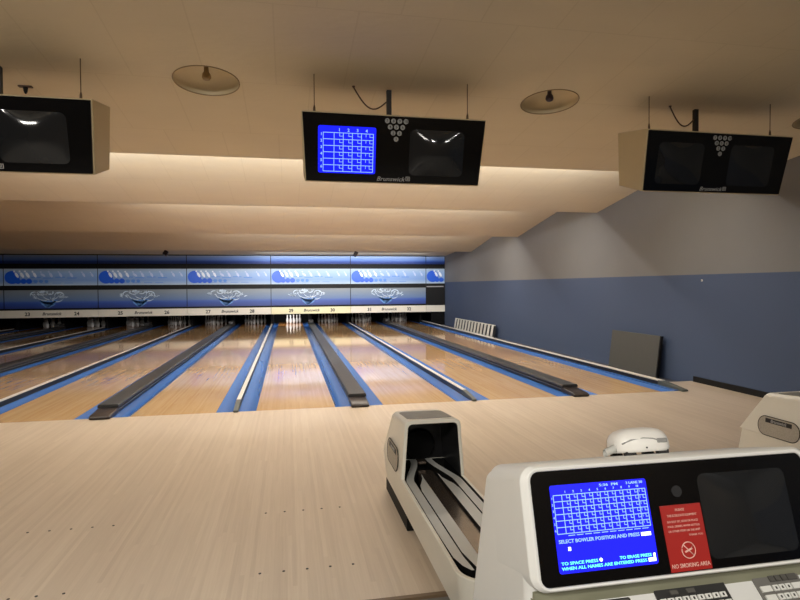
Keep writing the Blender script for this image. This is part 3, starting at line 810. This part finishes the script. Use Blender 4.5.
# ---------------------------------------------------------------- scoring console
def console():
    t = thing('scoring_console', 'white two screen scoring console in the foreground with red notice', 'scoring console', (.5*P, 0, 0))
    b = Vector((0, -6.552, .956)); a = Vector((0, -6.482, 1.193)); up = (a-b).normalized()
    Q = face_mtx(b, up, None)            # face frame: x across, -y outward, z up the tilted face
    W = .4116
    # body behind the face
    prof = [(-6.565, 1.262), (-6.30, 1.168), (-6.16, .72), (-6.25, .0), (-6.72, .0), (-6.74, .60), (-6.90, .66), (-6.88, .70), (-6.53, .905), (-6.60, .935)]
    bm = bmesh.new()
    prof = [(-6.465, 1.205), (-6.232, 1.130), (-6.10, .68), (-6.52, .68), (-6.525, .935)]
    prism(bm, prof, lambda q: Vector((-W, q[0], q[1])), lambda q: Vector((W, q[0], q[1])))
    obj('housing', bm, M['white'], t, bevel=.026, segs=5)
    bm = bmesh.new()
    prof = [(-6.18, -.014), (-6.62, -.014), (-6.66, .56), (-6.86, .56), (-6.885, .598), (-6.532, .899), (-6.20, .899), (-6.14, .70)]
    prism(bm, prof, lambda q: Vector((-W+.001, q[0], q[1])), lambda q: Vector((W-.001, q[0], q[1])))
    obj('pedestal', bm, M['white'], t, bevel=.012, segs=3)
    # raised bezel frame around the glass
    bm = bmesh.new()
    o_ = rrect(-.397, .397, -.008, .265, .032); i_ = rrect(-.388, .388, -.002, .256, .022)
    o2 = rrect(-.412, .412, -.013, .272, .040); o3 = rrect(-.396, .396, .005, .258, .03)
    def rg(pts, y): return [bm.verts.new(Q @ Vector((p[0], y, p[1]))) for p in pts]
    A = rg(o2, .004); B_ = rg(o_, -.010); C_ = rg(i_, -.0085); D = rg(i_, .008); E_ = rg(o2, .222); F_ = rg(o3, .236); n = len(A)
    for X_, Y_ in ((F_, E_), (E_, A), (A, B_), (B_, C_), (C_, D)):
        for k in range(n): 
            f = bm.faces.new((X_[k], X_[(k+1) % n], Y_[(k+1) % n], Y_[k])); f.smooth = True
    bm.faces.new(D); bm.faces.new(F_)
    obj('bezel', bm, M['white'], t, bevel=.005)
    bm = bmesh.new(); prism(bm, rrect(-.389, .389, -.001, .255, .021), lambda q: Q @ Vector((q[0], -.004, q[1])), lambda q: Q @ Vector((q[0], .012, q[1])))
    gp = obj('glass_panel', bm, M['gloss'], t)
    Qs = Q @ Matrix.Translation((0, -.0045, 0)); cx = 1.649
    # left screen, blue
    bm = bmesh.new(); prism(bm, rrect(1.3085-cx, 1.567-cx, .025, .222, .006), lambda q: Qs @ Vector((q[0], -.001, q[1])), lambda q: Qs @ Vector((q[0], .002, q[1])))
    s = obj('screen', bm, M['bluec'], t); s['label'] = 'lit blue screen with score grid'
    Q2 = Qs @ Matrix.Translation((0, -.0015, 0))
    bm, xs = score_grid(-.334, -.088, .112, .199, 6, 11, .0017, .022, last=1.0, y=-.0005)
    # heavier lower line of totals
    for i in range(10): box(bm, -.307+i*.0217, -.290+i*.0217, -.0005, 0, .1065, .1082)
    bmesh.ops.transform(bm, matrix=Q2, verts=bm.verts[:]); obj('score_grid', bm, M['line'], s)
    it = [(str(i+1), -.302+i*.0215, .2055, .0052, 'CENTER', 0, .02) for i in range(10)]
    text('column_numbers', it, M['line'], s, Q2)
    it = [('5:36  PM', -.185, .2145, .0058, 'CENTER', 0, .02, .050)]
    text('clock_text', it, M['line'], s, Q2)
    it = [('3 LANE 30', -.115, .2145, .0058, 'CENTER', 0, .02, .045)]
    text('lane_text', it, M['line'], s, Q2)
    it = [(str(6-j), -.338, .112+.087*(j+.5)/6, .005, 'CENTER', 0, .02) for j in range(6)]
    text('row_numbers', it, M['line'], s, Q2)
    it = [('SELECT BOWLER POSITION AND PRESS', -.334, .0945, .0078, 'LEFT', 0, .02, .212)]
    text('message_text', it, M['line'], s, Q2)
    text('prompt_text', [('TO SPACE PRESS', -.334, .0465, .0066, 'LEFT', 0, .02, .094), ('TO ERASE PRESS', -.098, .0465, .0066, 'RIGHT', 0, .02, .085), ('WHEN ALL NAMES ARE ENTERED PRESS', -.334, .0355, .0066, 'LEFT', 0, .02, .222)], M['cyan'], s, Q2)
    bm = bmesh.new(); box(bm, -.117, -.091, -.0005, 0, .0905, .0985); box(bm, -.312, -.305, -.0005, 0, .074, .082); box(bm, -.108, -.088, -.0005, 0, .032, .040); box(bm, -.093, -.088, -.0005, 0, .038, .050)
    disc(bm, I4, -.232, .0475, .004, .004, -.0005, 0, 12)
    bmesh.ops.transform(bm, matrix=Q2, verts=bm.verts[:]); obj('cursor_blocks', bm, M['block'], s)
    # right picture tube
    bm = bmesh.new(); bulge(bm, rrect(1.712-cx, 1.972-cx, .020, .222, .02), Qs, .008)
    s = obj('screen', bm, M['crt'], t); s['label'] = 'dark switched-off screen'
    # sensor window and notice
    bm = bmesh.new(); disc(bm, Qs, 0, .185, .014, .014, -.001, .001, 24); obj('sensor_window', bm, mat('dim_sensor', (42, 42, 44), .25), t)
    bm = bmesh.new(); prism(bm, [(-.052, .001), (.061, .001), (.0585, .1535), (-.055, .1535)], lambda q: Qs @ Vector((q[0], -.0012, q[1])), lambda q: Qs @ Vector((q[0], .001, q[1])))
    nt_ = obj('notice', bm, M['red'], t)
    Qn = Qs @ Matrix.Translation((0, -.0016, 0))
    it = [('PLEASE', -.002, .1415, .0062), ("THIS IS DELICATE EQUIPMENT", .002, .1285, .0058), ('DO NOT SIT, LEAN OR PLACE', .001, .1145, .0052), ('FOOD, DRINKS, WATER BOTTLES', .002, .1035, .0050),
          ('OR OTHER ITEMS ON THE UNIT', .002, .0925, .0052), ('THANK YOU', .032, .0815, .0050)]
    items = [(a_, b_, c_, d_*.95, 'CENTER', 0, .0) for a_, b_, c_, d_ in it]
    # squeeze the long lines to the notice width
    for k, (s_, x_, z_, h_, al, sh, bo) in enumerate(items):
        wmax = .104; est = len(s_)*h_*.93
        m_ = Qn @ Matrix.Translation((x_, 0, z_)) @ Matrix.Diagonal((min(1, wmax/est), 1, 1, 1))
        items[k] = (s_, m_, h_)
    bm = bmesh.new()
    def add_line(s_, m_, h_, bold=.0):
        cu = bpy.data.curves.new('lettering', 'FONT'); cu.body = s_; cu.size = h_/.7; cu.align_x = 'CENTER'; cu.align_y = 'CENTER'; cu.extrude = .0003; cu.resolution_u = 2; cu.offset = bold
        tmp = bpy.data.objects.new('lettering', cu); me = bpy.data.meshes.new_from_object(tmp); me.transform(m_ @ Matrix.Rotation(PI/2, 4, 'X')); bm.from_mesh(me)
        bpy.data.objects.remove(tmp); bpy.data.meshes.remove(me)
    for s_, m_, h_ in items: add_line(s_, m_, h_)
    obj('notice_text', bm, M['pinkink'], nt_); bm = bmesh.new()
    add_line('NO SMOKING AREA', Qn @ Matrix.Translation((.004, 0, .0135)) @ Matrix.Diagonal((.86, 1, 1, 1)), .0095, .0001)
    obj('no_smoking_text', bm, M['pinkink'], nt_)
    bm = bmesh.new(); c_ = Vector((.004, 0, .0475))
    ringp = [Qn @ (c_ + Vector((.0185*math.cos(k*2*PI/32), 0, .0185*math.sin(k*2*PI/32)))) for k in range(33)]
    tube(bm, ringp, .0013, 6)
    tube(bm, [Qn @ (c_ + Vector((-.0125, 0, .0125))), Qn @ (c_ + Vector((.0125, 0, -.0125)))], .0013, 6)
    box(bm, -.011, .009, -.0008, .0004, .0455, .0495, 0, Qn @ Matrix.Translation((.004, 0, 0)) @ Matrix.Translation((0, 0, .0475)) @ Matrix.Rotation(-.35, 4, 'Y') @ Matrix.Translation((0, 0, -.0475)))
    tube(bm, [Qn @ (c_ + Vector(v)) for v in ((.011, 0, .001), (.009, 0, .006), (.012, 0, .009))], .0009, 5)
    obj('no_smoking_symbol', bm, M['pinkink'], nt_)
    # olive recess under the bezel and the sloping key deck
    bm = bmesh.new(); box(bm, -.398, .398, -6.536, -6.526, .902, .935, 0); 
    obj('recess_strip', bm, M['olive'], t)
    o_deck = Vector((0, -6.53, .907)); dn = Vector((0, -.043, -.037)).normalized()
    K = face_mtx(o_deck, -dn, None)        # z runs up the deck, -y outward
    bm = bmesh.new(); prism(bm, rrect(-.40, .40, -.33, .018, .02), lambda q: K @ Vector((q[0], .03, q[1])), lambda q: K @ Vector((q[0], 0, q[1])))
    obj('key_deck', bm, M['deckw'], t, bevel=.004)
    bm = bmesh.new(); prism(bm, [(-.40, .0), (.40, .0), (.40, .02), (-.40, .02)], lambda q: K @ Vector((q[0], .001, q[1])), lambda q: K @ Vector((q[0], -.0015, q[1])))
    obj('deck_edge', bm, M['olive'], t)
    def keypad(x0, x1, ztop, zbot, rows, name, plate):
        bm = bmesh.new(); prism(bm, rrect(x0, x1, zbot, ztop, .004, 2), lambda q: K @ Vector((q[0], -.004, q[1])), lambda q: K @ Vector((q[0], .002, q[1])))
        kp = obj('keypad', bm, plate, t)
        for kx0, kx1, kz0, kz1, m_ in rows:
            bm = bmesh.new(); box(bm, kx0, kx1, -.0085, -.004, kz0, kz1, 0)
            if m_ == M['keywhite'] and kx1-kx0 < .02:
                xm = (kx0+kx1)/2; zm = (kz0+kz1)/2; box(bm, xm-.0022, xm+.0022, -.0090, -.0084, zm-.003, zm+.003, 1)
            bmesh.ops.transform(bm, matrix=K, verts=bm.verts[:]); obj('key', bm, [m_, M['ink']], kp)
    kd, kw = M['keydark'], M['keywhite']
    # centre
    rows = [(-.048, -.027, -.0195, -.0095, kd), (-.002, .020, -.0195, -.0095, kd)]
    for i in range(9):
        rows.append((-.082+i*.0205, -.066+i*.0205, -.038, -.026, kw)); rows.append((-.076+i*.0205, -.060+i*.0205, -.056, -.044, kw))
    keypad(-.086, .110, -.001, -.11, rows, 'keypad', M['keypad'])
    # right
    rows = [(.238, .252, -.018, -.004, kd), (.256, .270, -.018, -.004, kd), (.274, .288, -.018, -.004, kd), (.291, .318, -.018, -.004, kd)]
    for r in range(3):
        z1 = -.026-r*.021; z0 = z1-.014
        rows.append((.200, .229, z0, z1, kw)); rows += [(.235+i*.0185, .2495+i*.0185, z0, z1, kw) for i in range(3)]; rows.append((.291, .322, z0, z1, kw))
    keypad(.193, .327, .002, -.11, rows, 'keypad', M['keyplate'])
    # left
    rows = [(-.246+i*.017, -.233+i*.017, -.030, -.016, kd) for i in range(3)] + [(-.195, -.162, -.030, -.016, kd), (-.272, -.254, -.030, -.016, kd)]
    rows += [(-.272+i*.019, -.257+i*.019, -.052, -.038, kw) for i in range(6)]
    keypad(-.280, -.155, -.011, -.11, rows, 'keypad', M['keypad'])
    return t
console()

# ---------------------------------------------------------------- white rounded device on the back of the console
def device():
    t = thing('rounded_device', 'small rounded white plastic device with grey window on top of the console', 'device', (1.704, -6.268, 1.158))
    T = Matrix.Rotation(-.288, 4, 'X')
    bm = bmesh.new()
    # dome built from superelliptic rings
    rings = []; seg = 36
    for j, (s_, z) in enumerate([(.94, .006), (1.0, .016), (1.0, .034), (.965, .050), (.88, .064), (.74, .074), (.52, .080), (.25, .083)]):
        rg = []
        for k in range(seg):
            a = k*2*PI/seg; c, s = math.cos(a), math.sin(a)
            x = .088*s_*math.copysign(abs(c)**.7, c); y = .058*s_*math.copysign(abs(s)**.75, s)
            rg.append(bm.verts.new(T @ Vector((x, y, z*.9))))
        rings.append(rg)
    for A, B_ in zip(rings, rings[1:]):
        for k in range(seg):
            f = bm.faces.new((A[k], A[(k+1) % seg], B_[(k+1) % seg], B_[k])); f.smooth = True
    bm.faces.new(rings[0][::-1]); f = bm.faces.new(rings[-1]); f.smooth = True
    obj('shell', bm, M['device'], t)
    bm = bmesh.new(); tube(bm, [T @ Vector(p) for p in ((-.076, -.041, .030), (-.052, -.051, .040), (-.015, -.0545, .044), (.015, -.0555, .041), (.040, -.0555, .034))], .0022, 6); obj('seam', bm, M['window_grey'], t)
    bm = bmesh.new(); box(bm, .020, .056, -.0615, -.040, .028, .041, 0, T @ Matrix.Rotation(.10, 4, 'Z')); obj('display_window', bm, M['window_grey'], t, bevel=.003)
    bm = bmesh.new(); disc(bm, T, -.010, .017, .0024, .0024, -.0595, -.0560, 10); obj('button', bm, M['ink'], t)
    for sx in (-1, 1):
        for sy in (-1, 1):
            bm = bmesh.new(); box(bm, sx*.052-.016, sx*.052+.016, sy*.036-.008, sy*.036+.008, -.004, .008, 0, T); obj('foot', bm, M['ink'], t)
    bm = bmesh.new(); pts = []
    for k in range(60):
        a = k*.9; u = k/59; pts.append(T @ Vector((-.086-.024*u, -.02+.02*u+.008*math.sin(a), .020+.010*math.cos(a)-.012*u)))
    tube(bm, pts, .0026, 5); obj('coiled_cord', bm, M['rail'], t)
    return t
device()
